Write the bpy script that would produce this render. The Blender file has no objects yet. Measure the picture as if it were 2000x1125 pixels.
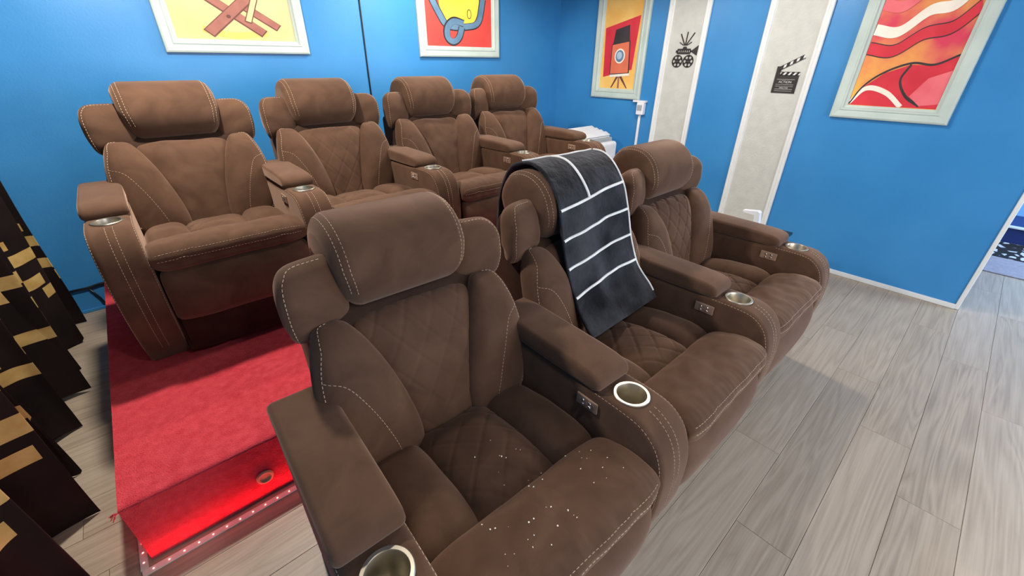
import bpy, bmesh, math, random
from mathutils import Vector, Matrix
from mathutils import noise as mnoise

random.seed(7)
scene = bpy.context.scene
COL = scene.collection

# ------------------------------------------------------------------ camera
CAM_H = 1.5092
YAW, PITCH, ROLL, FPX = 0.7302, 0.5014, 0.0066, 807.11
cy, sy = math.cos(YAW), math.sin(YAW)
fwd = Vector((sy * math.cos(PITCH), cy * math.cos(PITCH), -math.sin(PITCH)))
r0 = Vector((cy, -sy, 0)); u0 = r0.cross(fwd)
right = math.cos(ROLL) * r0 + math.sin(ROLL) * u0
up = -math.sin(ROLL) * r0 + math.cos(ROLL) * u0
cam_data = bpy.data.cameras.new('camera')
cam_data.sensor_width = 36.0
cam_data.lens = FPX / 2000 * 36.0
cam_data.clip_start = 0.02
cam = bpy.data.objects.new('camera', cam_data)
M = Matrix((right, up, -fwd)).transposed().to_4x4()
M.translation = (0, 0, CAM_H)
cam.matrix_world = M
COL.objects.link(cam)
scene.camera = cam

# ------------------------------------------------------------------ world, exposure
world = bpy.data.worlds.new('world'); scene.world = world
world.use_nodes = True
world.node_tree.nodes['Background'].inputs[0].default_value = (0.75, 0.86, 1.0, 1)
world.node_tree.nodes['Background'].inputs[1].default_value = 0.6
vs = scene.view_settings
vs.view_transform = 'Standard'; vs.look = 'None'; vs.gamma = 1.0; vs.use_curve_mapping = False
vs.exposure = 0.82

# room numbers (metres)
XR, YB = 3.988, 3.686          # right wall face, back wall face
XL, YF = -0.80, -2.60          # left wall, front wall
YE = -0.23                     # where the right wall ends
CEIL = 2.40
PX, PY, PZ = -0.386, 1.404, 0.272   # platform left edge, front edge, top
X0, YC = 0.1234, 0.4637        # first cup of the front row
XB, YBC = -0.1587, 2.2377      # first cup of the back row
P = 0.75

# large lights: ceiling downlights are built with their fixtures near the end (see downlight)
def area(name, loc, target, size, size_y, power, color):
    d = bpy.data.lights.new(name, 'AREA'); d.shape = 'RECTANGLE'
    d.size = size; d.size_y = size_y; d.energy = power; d.color = color
    o = bpy.data.objects.new(name, d); COL.objects.link(o)
    o.location = loc
    o.rotation_euler = (Vector(target) - Vector(loc)).to_track_quat('-Z', 'Y').to_euler()
    return o
# daylight entering by the window of the neighbouring room (window_1 is built around it)
area('hall_daylight', (5.4, YF + 0.06, 1.45), (5.3, 0.5, 0.4), 1.5, 1.3, 85, (0.62, 0.80, 1.0))

# ------------------------------------------------------------------ helpers
def obj(name, mesh, mat=None, parent=None, loc=(0, 0, 0), smooth=False):
    o = bpy.data.objects.new(name, mesh); COL.objects.link(o)
    o.location = loc
    if parent is not None: o.parent = parent
    if mat is not None and len(mesh.materials) == 0: mesh.materials.append(mat)
    if smooth:
        for p in mesh.polygons: p.use_smooth = True
    return o

def tag(o, label=None, cat=None, group=None, kind=None):
    if label: o['label'] = label
    if cat: o['category'] = cat
    if group: o['group'] = group
    if kind: o['kind'] = kind
    return o

def empty(name, loc=(0, 0, 0), rz=0.0):
    o = bpy.data.objects.new(name, None); COL.objects.link(o)
    o.location = loc; o.rotation_euler = (0, 0, rz); o.empty_display_size = 0.1
    return o

def mesh_of(verts, faces, name='mesh'):
    m = bpy.data.meshes.new(name); m.from_pydata([tuple(v) for v in verts], [], faces); m.update()
    return m

def bm_mesh(bm, name='mesh', fix=True):
    if fix: bmesh.ops.recalc_face_normals(bm, faces=bm.faces)
    m = bpy.data.meshes.new(name); bm.to_mesh(m); bm.free(); return m

def add_box(bm, x0, x1, y0, y1, z0, z1, bev=0.0, seg=2):
    mat = Matrix.Translation(((x0 + x1) / 2, (y0 + y1) / 2, (z0 + z1) / 2)) @ Matrix.Diagonal((abs(x1 - x0), abs(y1 - y0), abs(z1 - z0), 1))
    r = bmesh.ops.create_cube(bm, size=1.0, matrix=mat)
    if bev > 0:
        es = list({e for v in r['verts'] for e in v.link_edges})
        bmesh.ops.bevel(bm, geom=es, offset=bev, segments=seg, profile=0.5, affect='EDGES')

def box_mesh(x0, x1, y0, y1, z0, z1, bev=0.0, seg=2):
    bm = bmesh.new(); add_box(bm, x0, x1, y0, y1, z0, z1, bev, seg); return bm_mesh(bm)

def smooth_pts(pts, n):
    """Catmull-Rom through pts, n samples evenly by arc length."""
    P_ = [Vector(p) for p in pts]
    out = []
    for i in range(len(P_) - 1):
        a = P_[i - 1] if i > 0 else P_[i] * 2 - P_[i + 1]
        b, c = P_[i], P_[i + 1]
        d = P_[i + 2] if i + 2 < len(P_) else c * 2 - b
        for k in range(16):
            t = k / 16
            out.append(0.5 * ((2 * b) + (c - a) * t + (2 * a - 5 * b + 4 * c - d) * t * t + (3 * b - a - 3 * c + d) * t ** 3))
    out.append(P_[-1])
    L = [0.0]
    for i in range(1, len(out)): L.append(L[-1] + (out[i] - out[i - 1]).length)
    res = []; j = 0
    for i in range(n):
        s = L[-1] * i / (n - 1)
        while j < len(L) - 2 and L[j + 1] < s: j += 1
        w = (s - L[j]) / max(1e-9, L[j + 1] - L[j])
        res.append(out[j].lerp(out[j + 1], min(1, max(0, w))))
    return res

def tube_mesh(pts, r, seg=8, cap=True):
    pts = [Vector(p) for p in pts]; verts = []; faces = []
    prev = None
    for i, p in enumerate(pts):
        t = (pts[min(i + 1, len(pts) - 1)] - pts[max(i - 1, 0)]).normalized()
        if prev is None:
            a = t.orthogonal().normalized()
        else:
            a = (prev - t * prev.dot(t)).normalized()
        prev = a; b = t.cross(a)
        for k in range(seg):
            th = 2 * math.pi * k / seg
            verts.append(p + (a * math.cos(th) + b * math.sin(th)) * r)
    for i in range(len(pts) - 1):
        for k in range(seg):
            faces.append((i * seg + k, i * seg + (k + 1) % seg, (i + 1) * seg + (k + 1) % seg, (i + 1) * seg + k))
    if cap:
        faces.append(tuple(range(seg))[::-1]); faces.append(tuple(range((len(pts) - 1) * seg, len(pts) * seg)))
    return mesh_of(verts, faces)

def extrude_poly(bm, poly, frame, d0, d1):
    """poly: 2d points; frame(u, v, d) -> 3d."""
    a = [bm.verts.new(frame(u, v, d0)) for u, v in poly]
    b = [bm.verts.new(frame(u, v, d1)) for u, v in poly]
    n = len(poly)
    bm.faces.new(a); bm.faces.new(b[::-1])
    for i in range(n):
        bm.faces.new((a[i], b[i], b[(i + 1) % n], a[(i + 1) % n]))

class Prof:
    """a side profile (y, z); t in 0..1 -> point and outward normal."""
    def __init__(self, pts, n=120):
        self.p = smooth_pts([Vector((0, a, b)) for a, b in pts], n); self.n = n
    def __call__(self, t):
        f = min(max(t, 0), 1) * (self.n - 1); i = min(int(f), self.n - 2); w = f - i
        q = self.p[i].lerp(self.p[i + 1], w)
        a = self.p[max(i - 2, 0)]; b = self.p[min(i + 3, self.n - 1)]
        tg = (b - a).normalized()
        return q, Vector((0, -tg.z, tg.y))

class Pillow:
    """upholstered cushion over a profile; s across, t along, both -1..1"""
    def __init__(self, prof, uL, uR, hf, hb, n=5.0, a=4.0, b=0.5, relief=None, warp=None, ns=28, nt=28):
        self.prof, self.uL, self.uR, self.hf, self.hb = prof, uL, uR, hf, hb
        self.n, self.a, self.b, self.relief, self.warp = n, a, b, relief, warp
        self.ns, self.nt = ns, nt
    def place(self, s, t, side):
        n = self.n
        r = max(abs(s), abs(t))
        if r > 1e-6:
            k = 1.0 / ((abs(s) / r) ** n + (abs(t) / r) ** n) ** (1 / n)
            k = 1 + (k - 1) * r * r
        else: k = 1
        s2, t2 = s * k, t * k
        rho = min(1.0, (abs(s2) ** n + abs(t2) ** n) ** (1 / n))
        h = max(0.0, 1 - rho ** self.a) ** self.b
        q, nn = self.prof((t2 + 1) / 2)
        tt = (t2 + 1) / 2
        l, rr = self.uL(tt), self.uR(tt)
        x = l + (rr - l) * (s2 + 1) / 2
        d = self.hf * h if side > 0 else -self.hb * h
        if side > 0 and self.relief: d += self.relief(x, tt, s2) * min(1, h * 1.5)
        v = Vector((x, q.y, q.z)) + nn * d
        return self.warp(v) if self.warp else v
    def mesh(self):
        ns, nt = self.ns, self.nt
        g = lambda i, n: math.sin(math.pi / 2 * (2 * i / n - 1)) * 0.6 + (2 * i / n - 1) * 0.4
        verts = []; idx = {}
        for side in (1, -1):
            for i in range(ns + 1):
                for j in range(nt + 1):
                    rim = i in (0, ns) or j in (0, nt)
                    if side < 0 and rim: idx[(i, j, -1)] = idx[(i, j, 1)]; continue
                    idx[(i, j, side)] = len(verts)
                    verts.append(self.place(g(i, ns), g(j, nt), side))
        faces = []
        for i in range(ns):
            for j in range(nt):
                faces.append((idx[(i, j, 1)], idx[(i + 1, j, 1)], idx[(i + 1, j + 1, 1)], idx[(i, j + 1, 1)]))
                faces.append((idx[(i, j, -1)], idx[(i, j + 1, -1)], idx[(i + 1, j + 1, -1)], idx[(i + 1, j, -1)]))
        m = mesh_of(verts, faces)
        for p in m.polygons: p.use_smooth = True
        return m
    def on(self, s, t):
        p = self.place(s, t, 1); e = 0.01
        n = (self.place(s + e, t, 1) - p).cross(self.place(s, t + e, 1) - p)
        n = n.normalized() if n.length > 1e-12 else Vector((0, -1, 0))
        return p, n

class Stitch:
    """dashed thread lines collected into one mesh"""
    def __init__(self): self.v = []; self.f = []
    def dash(self, a, b, n, w=0.0008):
        t = (b - a)
        if t.length < 1e-6: return
        t.normalize(); sd = t.cross(n)
        if sd.length < 1e-6: return
        sd = sd.normalized() * w; up_ = n.normalized() * 0.0012
        k = len(self.v)
        for q in (a, b):
            self.v += [q - sd - up_ * .5, q + sd - up_ * .5, q + sd * .6 + up_, q - sd * .6 + up_]
        self.f += [(k, k + 4, k + 5, k + 1), (k + 1, k + 5, k + 6, k + 2), (k + 2, k + 6, k + 7, k + 3), (k + 3, k + 7, k + 4, k),
                   (k, k + 1, k + 2, k + 3), (k + 7, k + 6, k + 5, k + 4)]
    def run(self, pn, dash=0.0075, gap=0.0050, w=0.0008):
        """pn: list of (point, normal) densely sampled"""
        L = [0.0]
        for i in range(1, len(pn)): L.append(L[-1] + (pn[i][0] - pn[i - 1][0]).length)
        def at(s):
            j = 0
            lo, hi = 0, len(L) - 1
            while hi - lo > 1:
                m = (lo + hi) // 2
                if L[m] <= s: lo = m
                else: hi = m
            w_ = (s - L[lo]) / max(1e-9, L[hi] - L[lo])
            return pn[lo][0].lerp(pn[hi][0], w_), pn[lo][1].lerp(pn[hi][1], w_)
        s = 0.0
        while s + dash < L[-1]:
            a, n1 = at(s); b, n2 = at(s + dash)
            self.dash(a, b, n1 + n2, w); s += dash + gap
    def mesh(self): return mesh_of(self.v, self.f)

# ------------------------------------------------------------------ materials
def new_mat(name):
    m = bpy.data.materials.new(name); m.use_nodes = True
    nt = m.node_tree; return m, nt, nt.nodes['Principled BSDF']

def srgb(r, g, b):
    f = lambda c: (c / 255 / 12.92) if c / 255 <= 0.04045 else ((c / 255 + 0.055) / 1.055) ** 2.4
    return (f(r), f(g), f(b), 1)

def noisy(name, c1, c2, scale=8, rough=0.6, bump=0.0, bscale=120, metallic=0, sheen=0, sheen_rough=.4, sheen_tint=None, spec=0.5, detail=4, distort=0.0, coord='Object', rough2=None, stretch=(1, 1, 1)):
    m, nt, b = new_mat(name)
    tc = nt.nodes.new('ShaderNodeTexCoord'); mp = nt.nodes.new('ShaderNodeMapping')
    mp.inputs['Scale'].default_value = stretch
    nt.links.new(tc.outputs[coord], mp.inputs['Vector'])
    n = nt.nodes.new('ShaderNodeTexNoise'); n.inputs['Scale'].default_value = scale; n.inputs['Detail'].default_value = detail; n.inputs['Distortion'].default_value = distort
    nt.links.new(mp.outputs[0], n.inputs['Vector'])
    r = nt.nodes.new('ShaderNodeValToRGB')
    r.color_ramp.elements[0].position = 0.32; r.color_ramp.elements[1].position = 0.68
    r.color_ramp.elements[0].color = c1; r.color_ramp.elements[1].color = c2
    nt.links.new(n.outputs['Fac'], r.inputs['Fac']); nt.links.new(r.outputs['Color'], b.inputs['Base Color'])
    b.inputs['Roughness'].default_value = rough; b.inputs['Metallic'].default_value = metallic
    b.inputs['Specular IOR Level'].default_value = spec
    if sheen:
        b.inputs['Sheen Weight'].default_value = sheen; b.inputs['Sheen Roughness'].default_value = sheen_rough
        if sheen_tint: b.inputs['Sheen Tint'].default_value = sheen_tint
    if bump:
        n2 = nt.nodes.new('ShaderNodeTexNoise'); n2.inputs['Scale'].default_value = bscale; n2.inputs['Detail'].default_value = 3
        nt.links.new(mp.outputs[0], n2.inputs['Vector'])
        bp = nt.nodes.new('ShaderNodeBump'); bp.inputs['Strength'].default_value = bump; bp.inputs['Distance'].default_value = 0.01
        nt.links.new(n2.outputs['Fac'], bp.inputs['Height']); nt.links.new(bp.outputs[0], b.inputs['Normal'])
    return m

MAT = {}
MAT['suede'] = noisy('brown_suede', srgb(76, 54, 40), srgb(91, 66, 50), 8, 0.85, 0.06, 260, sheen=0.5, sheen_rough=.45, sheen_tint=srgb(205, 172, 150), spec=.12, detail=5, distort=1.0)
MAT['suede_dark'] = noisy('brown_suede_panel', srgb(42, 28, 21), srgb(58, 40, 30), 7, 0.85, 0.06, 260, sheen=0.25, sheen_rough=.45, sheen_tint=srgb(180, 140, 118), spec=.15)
MAT['thread'] = noisy('pale_thread', srgb(180, 154, 126), srgb(200, 176, 148), 60, 0.8)
MAT['steel'] = noisy('brushed_steel', srgb(178, 170, 152), srgb(200, 192, 174), 30, 0.38, metallic=1.0)
MAT['chrome'] = noisy('chrome_button', srgb(225, 225, 225), srgb(240, 240, 240), 30, 0.15, metallic=1.0)
MAT['control'] = noisy('bronze_plate', srgb(140, 112, 92), srgb(158, 128, 106), 40, 0.35)
MAT['wall_blue'] = noisy('blue_wall_paint', srgb(52, 130, 190), srgb(60, 139, 198), 2.2, 0.36, 0.05, 90, spec=.4)
MAT['white_paint'] = noisy('white_trim_paint', srgb(218, 222, 220), srgb(226, 230, 228), 6, 0.45)
MAT['ceiling'] = noisy('ceiling_slate', srgb(92, 100, 114), srgb(100, 108, 122), 4, 0.9)
MAT['panel'] = noisy('embossed_wallpaper', srgb(188, 191, 184), srgb(198, 201, 193), 12, 0.6, 0.35, 70)
MAT['frame'] = noisy('whitewashed_frame', srgb(180, 196, 188), srgb(196, 210, 201), 5, 0.5, 0.06, 60)
MAT['carpet'] = noisy('red_carpet', srgb(214, 62, 73), srgb(232, 80, 90), 35, 1.0, 0.9, 240, sheen=0.4, sheen_tint=srgb(255, 140, 140), spec=.05)
MAT['black_metal'] = noisy('black_metal', srgb(26, 22, 22), srgb(40, 34, 33), 30, 0.5)
MAT['black_plastic'] = noisy('black_plastic', srgb(14, 14, 17), srgb(22, 22, 26), 20, 0.35)
MAT['white_plastic'] = noisy('white_plastic', srgb(226, 228, 230), srgb(236, 238, 240), 10, 0.4)
MAT['grey_plastic'] = noisy('grey_plastic', srgb(150, 156, 158), srgb(170, 176, 178), 10, 0.45)
MAT['velvet'] = noisy('black_velvet', srgb(20, 13, 14), srgb(34, 23, 22), 5, 0.8, 0.03, 60, sheen=0.22, sheen_tint=srgb(140, 110, 105), spec=.15)
MAT['gold'] = noisy('gold_satin', srgb(176, 142, 78), srgb(206, 174, 108), 14, 0.42, 0.06, 40, sheen=.2)
MAT['plush'] = noisy('black_plush', srgb(7, 7, 10), srgb(58, 58, 62), 7, 0.75, 0.7, 38, sheen=0.22, sheen_rough=.4, sheen_tint=srgb(165, 168, 178), spec=.2, detail=7)
MAT['plush_white'] = noisy('white_plush', srgb(225, 222, 216), srgb(240, 238, 232), 20, 0.9, 0.2, 200, sheen=.3)
MAT['crumb'] = noisy('popcorn_crumb', srgb(235, 222, 196), srgb(250, 242, 226), 80, 0.8)
MAT['navy'] = noisy('navy_paint', srgb(24, 46, 104), srgb(30, 54, 118), 3, 0.5)
MAT['pale_blue'] = noisy('pale_blue_paint', srgb(120, 178, 224), srgb(132, 188, 232), 3, 0.5)
MAT['shade_grey'] = noisy('grey_shade_band', srgb(150, 146, 158), srgb(164, 160, 172), 40, 1.0, .5, 200)  # flat grey standing in for a shaded band of floor
MAT['table_top'] = noisy('black_table', srgb(16, 17, 22), srgb(24, 26, 32), 8, 0.22)
MAT['led_tape'] = noisy('led_tape', srgb(226, 214, 206), srgb(236, 226, 218), 30, 0.4)
MAT['wood_raw'] = noisy('raw_wood', srgb(190, 150, 106), srgb(208, 170, 126), 25, 0.6)
def emit(name, col, strength):
    m, nt, b = new_mat(name)
    b.inputs['Base Color'].default_value = col
    b.inputs['Emission Color'].default_value = col; b.inputs['Emission Strength'].default_value = strength
    return m
MAT['led'] = emit('red_led', (1.0, 0.25, 0.22, 1), 6.0)
MAT['fill_panel'] = emit('fill_glow', (.97, .97, 1.0, 1), 3.9)  # glow of the added panel that fills from the front
MAT['lamp'] = emit('lamp_disc', (1.0, 0.86, 0.70, 1), 8.0)

def plank_mat():
    m, nt, b = new_mat('grey_oak_plank')
    N = nt.nodes.new; L = nt.links.new
    tc = N('ShaderNodeTexCoord'); oi = N('ShaderNodeObjectInfo')
    off = N('ShaderNodeVectorMath'); off.operation = 'ADD'
    sc = N('ShaderNodeVectorMath'); sc.operation = 'SCALE'; sc.inputs[3].default_value = 37.0
    cmb = N('ShaderNodeCombineXYZ'); L(oi.outputs['Random'], cmb.inputs[0]); L(oi.outputs['Random'], cmb.inputs[1])
    L(cmb.outputs[0], sc.inputs[0]); L(tc.outputs['Object'], off.inputs[0]); L(sc.outputs[0], off.inputs[1])
    mp = N('ShaderNodeMapping'); mp.inputs['Scale'].default_value = (.55, 7.0, 1); L(off.outputs[0], mp.inputs['Vector'])
    big = N('ShaderNodeTexNoise'); big.inputs['Scale'].default_value = 1.5; big.inputs['Detail'].default_value = 2; big.inputs['Distortion'].default_value = .6
    L(mp.outputs[0], big.inputs['Vector'])
    # growth rings: contour lines of the stretched noise
    mul = N('ShaderNodeMath'); mul.operation = 'MULTIPLY'; mul.inputs[1].default_value = 16.0; L(big.outputs['Fac'], mul.inputs[0])
    fr = N('ShaderNodeMath'); fr.operation = 'PINGPONG'; fr.inputs[1].default_value = 1.0; L(mul.outputs[0], fr.inputs[0])
    mp2 = N('ShaderNodeMapping'); mp2.inputs['Scale'].default_value = (1.3, 60, 1); L(off.outputs[0], mp2.inputs['Vector'])
    fine = N('ShaderNodeTexNoise'); fine.inputs['Scale'].default_value = 2.0; fine.inputs['Detail'].default_value = 5; L(mp2.outputs[0], fine.inputs['Vector'])
    a = N('ShaderNodeMath'); a.operation = 'MULTIPLY'; a.inputs[1].default_value = 0.30; L(fr.outputs[0], a.inputs[0])
    c = N('ShaderNodeMath'); c.operation = 'MULTIPLY_ADD'; c.inputs[1].default_value = 0.70; L(fine.outputs['Fac'], c.inputs[0]); L(a.outputs[0], c.inputs[2])
    d = N('ShaderNodeMath'); d.operation = 'MULTIPLY_ADD'; d.inputs[1].default_value = 0.22; L(oi.outputs['Random'], d.inputs[0]); L(c.outputs[0], d.inputs[2])
    r = N('ShaderNodeValToRGB'); e = r.color_ramp.elements
    e[0].position = 0.18; e[0].color = srgb(142, 127, 109); e[1].position = 0.95; e[1].color = srgb(188, 172, 152)
    mid = r.color_ramp.elements.new(0.5); mid.color = srgb(167, 151, 131)
    L(d.outputs[0], r.inputs['Fac']); L(r.outputs[0], b.inputs['Base Color'])
    b.inputs['Roughness'].default_value = 0.42; b.inputs['Specular IOR Level'].default_value = 0.4
    bp = N('ShaderNodeBump'); bp.inputs['Strength'].default_value = 0.12; bp.inputs['Distance'].default_value = 0.004
    L(fine.outputs['Fac'], bp.inputs['Height']); L(bp.outputs[0], b.inputs['Normal'])
    return m
MAT['plank'] = plank_mat()
MAT['subfloor'] = noisy('floor_joint', srgb(128, 114, 100), srgb(140, 126, 112), 9, 0.8)

# ================================================================== the room
def struct(name, mesh, mat, parent=None):
    o = obj(name, mesh, mat, parent)
    if parent is None: o['kind'] = 'structure'
    return o

HX = 6.6    # far wall of the neighbouring room
floor = struct('floor', box_mesh(XL - .1, HX + .1, YF - .1, YB + .1, -0.10, -0.006), MAT['subfloor'])
struct('ceiling', box_mesh(XL - .1, HX + .1, YF - .1, YB + .1, CEIL, CEIL + .1), MAT['ceiling'])
struct('wall_back', box_mesh(XL - .1, XR + .12, YB, YB + .1, -.1, CEIL), MAT['wall_blue'])
struct('wall_left', box_mesh(XL - .1, XL, YF, YB, -.1, CEIL), MAT['wall_blue'])
struct('wall_right', box_mesh(XR, XR + .06, YE + .012, YB, -.1, CEIL), MAT['wall_blue'])
struct('wall_front', box_mesh(XL, XR + .12, YF - .1, YF, -.1, CEIL), MAT['wall_blue'])
# neighbouring room
struct('wall_hall_front_left', box_mesh(XR + .12, 4.6, YF - .1, YF, -.1, CEIL), MAT['pale_blue'])
struct('wall_hall_front_right', box_mesh(6.2, HX, YF - .1, YF, -.1, CEIL), MAT['pale_blue'])
struct('wall_hall_front_low', box_mesh(4.6, 6.2, YF - .1, YF, -.1, 0.75), MAT['pale_blue'])
struct('wall_hall_front_high', box_mesh(4.6, 6.2, YF - .1, YF, 2.15, CEIL), MAT['pale_blue'])
struct('wall_hall_back', box_mesh(XR + .12, HX, 1.4, 1.5, -.1, CEIL), MAT['pale_blue'])
struct('wall_hall_far', box_mesh(HX, HX + .1, YF, 1.5, -.1, CEIL), MAT['pale_blue'])
struct('wall_hall_wainscot', box_mesh(6.03, HX, YF, 1.4, 0, 0.150), MAT['navy'])
struct('trim_hall_rail', box_mesh(6.00, 6.06, YF, 1.4, 0.150, 0.166, .004), MAT['white_paint'])
w1 = tag(empty('window_1', (5.4, YF, 1.45)), kind='structure')
bm = bmesh.new()
add_box(bm, -.8, -.74, -.06, .02, -.7, .7); add_box(bm, .74, .8, -.06, .02, -.7, .7)
add_box(bm, -.74, .74, -.06, .02, .64, .7); add_box(bm, -.74, .74, -.06, .02, -.7, -.64); add_box(bm, -.02, .02, -.05, .01, -.64, .64)
obj('window_frame', bm_mesh(bm), MAT['white_paint'], w1)

# glowing panel added unseen on the front wall, as front fill light
sc_ = tag(empty('fill_light_panel', (1.5, YF, 1.25)), 'large glowing fill panel added unseen on the front wall', 'fill_panel')
obj('fill_panel_surface', box_mesh(-1.35, 1.35, .02, .026, -.72, .72), MAT['fill_panel'], sc_)
bm = bmesh.new()
add_box(bm, -1.42, -1.35, .001, .03, -.79, .79); add_box(bm, 1.35, 1.42, .001, .03, -.79, .79); add_box(bm, -1.35, 1.35, .001, .03, .72, .79); add_box(bm, -1.35, 1.35, .001, .03, -.79, -.72)
obj('fill_panel_border', bm_mesh(bm), MAT['black_metal'], sc_)

# skirting and wall end trim
struct('baseboard_right', box_mesh(XR - .014, XR, YE + .01, YB, 0, 0.035, .003), MAT['white_paint'])
struct('baseboard_back', box_mesh(XL, XR - .014, YB - .014, YB, 0, 0.022, .003), MAT['wall_blue'])
struct('trim_1', box_mesh(XR - .010, XR + .066, YE - .010, YE + .014, 0, CEIL - .001, .004), MAT['white_paint'])

# laminate planks, one object each
PW, PL = 0.19, 1.34
plank_cache = {}
def plank(xa, xb, ya, yb):
    g = 0.0006
    key = (round(xb - xa, 3), round(yb - ya, 3))
    if key not in plank_cache:
        lx, ly = (xb - xa) / 2 - g, (yb - ya) / 2 - g
        bm = bmesh.new(); b = 0.0009
        vs_ = []
        for zz, k in ((-.006, 0), (-b, 0), (0, b)):
            vs_.append([bm.verts.new((sx * (lx - k), sy_ * (ly - k), zz)) for sx, sy_ in ((-1, -1), (1, -1), (1, 1), (-1, 1))])
        for a_, c_ in ((0, 1), (1, 2)):
            for i in range(4): bm.faces.new((vs_[a_][i], vs_[a_][(i + 1) % 4], vs_[c_][(i + 1) % 4], vs_[c_][i]))
        bm.faces.new(vs_[2])
        plank_cache[key] = bm_mesh(bm, 'plank', False)
    o = obj('plank', plank_cache[key], MAT['plank'], floor, ((xa + xb) / 2, (ya + yb) / 2, 0))
    return o
known = {0: 1.265, -1: 2.185, -2: 1.85, 1: 1.71}   # joint x of the rows measured in the photograph
row = -9
while True:
    y0_ = -0.05 + row * PW; y1_ = y0_ + PW
    if y0_ > YB - .02: break
    off_ = known.get(row, random.uniform(0, PL))
    x = off_ - PL * math.ceil((off_ - XL) / PL)
    y1c = min(y1_, YB - .012)
    while x < 6.03:
        xa, xb = max(x, XL), min(x + PL, 6.03)
        x += PL
        if y0_ >= YE: xb = min(xb, XR - .012)
        if xb - xa < .02: continue
        if y0_ >= PY + .1 and xa >= PX + .02: continue           # wholly under the platform
        if y0_ >= PY + .1: xb = min(xb, PX + .06)
        if xb - xa < .02: continue
        if y1_ < -1.2 and xb < 1.0: continue
        if y0_ < YE < y1_ and xb > XR - .012:                    # the row at the wall's end is notched
            if xa < XR - .012: plank(xa, XR - .012, y0_, y1c); 
            plank(max(xa, XR - .012), xb, y0_, YE - .012)
            continue
        plank(xa, xb, y0_, y1c)
    row += 1

# ================================================================== platform
plat = tag(empty('carpeted_platform', (PX, PY, 0)), 'bright red carpeted platform raising the back row of seats', 'platform')
PW_ = 3.45
bm = bmesh.new()
add_box(bm, 0, PW_, 0.012, 2.25, 0.001, PZ - .012)
obj('platform_frame', bm_mesh(bm), MAT['carpet'], plat)
# carpet skin: top with rounded nose and the front drop, slightly wavy
def carpet_skin():
    prof = smooth_pts([Vector((0, 2.25, PZ)), Vector((0, .6, PZ)), Vector((0, .05, PZ)), Vector((0, .012, PZ - .004)), Vector((0, 0.0, PZ - .02)), Vector((0, .004, PZ - .08)), Vector((0, .004, .1)), Vector((0, .003, .004))], 90)
    nx = 120; v = []; f = []
    for i in range(nx + 1):
        x = PW_ * i / nx
        for j, q in enumerate(prof):
            w = mnoise.noise(Vector((x * 9, q.y * 9, q.z * 9))) * .0018
            v.append((x, q.y + (w if q.y < .03 else 0), q.z + (w if q.y >= .03 else 0)))
    n = len(prof)
    for i in range(nx):
        for j in range(n - 1): f.append((i * n + j, (i + 1) * n + j, (i + 1) * n + j + 1, i * n + j + 1))
    m = mesh_of(v, f)
    for p in m.polygons: p.use_smooth = True
    return m
obj('carpet_skin', carpet_skin(), MAT['carpet'], plat)
# a lighter seam panel in the front with a round cable hole
bm = bmesh.new()
R1, R2 = 0.030, 0.021
ring = []
for k in range(24):
    th = 2 * math.pi * k / 24
    ring.append([bm.verts.new((0.377 + r_ * math.cos(th), yy, 0.105 + r_ * math.sin(th))) for r_, yy in ((R1, 0.0), (R1 - .002, -.006), (R2, -.006), (R2 - .003, 0.002))])
for k in range(24):
    for q in range(3): bm.faces.new((ring[k][q], ring[(k + 1) % 24][q], ring[(k + 1) % 24][q + 1], ring[k][q + 1]))
o = obj('grommet', bm_mesh(bm), MAT['wood_raw'], plat, smooth=True); o['label'] = 'pale round cable grommet in the red front face'
bm = bmesh.new()
bmesh.ops.create_circle(bm, cap_ends=True, radius=R2 - .002, segments=24, matrix=Matrix.Translation((0.377, -.0008, 0.105)) @ Matrix.Rotation(math.pi / 2, 4, 'X'))
obj('grommet_disc', bm_mesh(bm), MAT['wood_raw'], plat)
# frayed tuft at the corner
st = []
for k in range(7):
    a = random.uniform(2.4, 4.2); l = random.uniform(.012, .028)
    st.append(tube_mesh([(0, 0, PZ - .006), (l * .5 * math.cos(a), l * .5 * math.sin(a), PZ - .004), (l * math.cos(a), l * math.sin(a), PZ - .012 + random.uniform(-.01, .006))], .0014, 4))
bm = bmesh.new()
for m in st: bm.from_mesh(m)
o = obj('frayed_tuft', bm_mesh(bm, fix=False), MAT['carpet'], plat); o['kind'] = 'stuff'

# LED tape at the platform's foot
led = tag(empty('led_strip', (PX, PY, 0)), 'pale light strip with red glowing dots along the platform foot', 'light strip')
obj('tape', box_mesh(-.03, .95, -.046, -.020, 0.0005, 0.004, .0008, 1), MAT['led_tape'], led)
dm = box_mesh(-.0019, .0019, -.0019, .0019, 0, .0020, .0005, 1)
for k in range(22): obj('diode', dm, MAT['led'], led, (0.0 + k * .043, -.033, .004))
obj('side_tape', box_mesh(-.034, -.012, -.0195, .40, 0.0005, 0.004, .0008, 1), MAT['led_tape'], led)
for k in range(9): obj('diode', dm, MAT['led'], led, (-.023, .01 + k * .043, .004))
for nm, loc, sx, sy_, pw in (('led_glow', (PX + .45, PY - .033, .012), .95, .016, .75), ('led_glow_side', (PX - .023, PY + .17, .012), .016, .36, .14)):
    d = bpy.data.lights.new(nm, 'AREA'); d.shape = 'RECTANGLE'; d.size = sx; d.size_y = sy_; d.energy = pw; d.color = (1.0, 0.05, 0.07)
    lo = bpy.data.objects.new(nm, d); COL.objects.link(lo); lo.location = loc
    lo.rotation_euler = (math.radians(180 - 0), 0, 0)

# ================================================================== recliner
def flat(v): return lambda t: v

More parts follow.
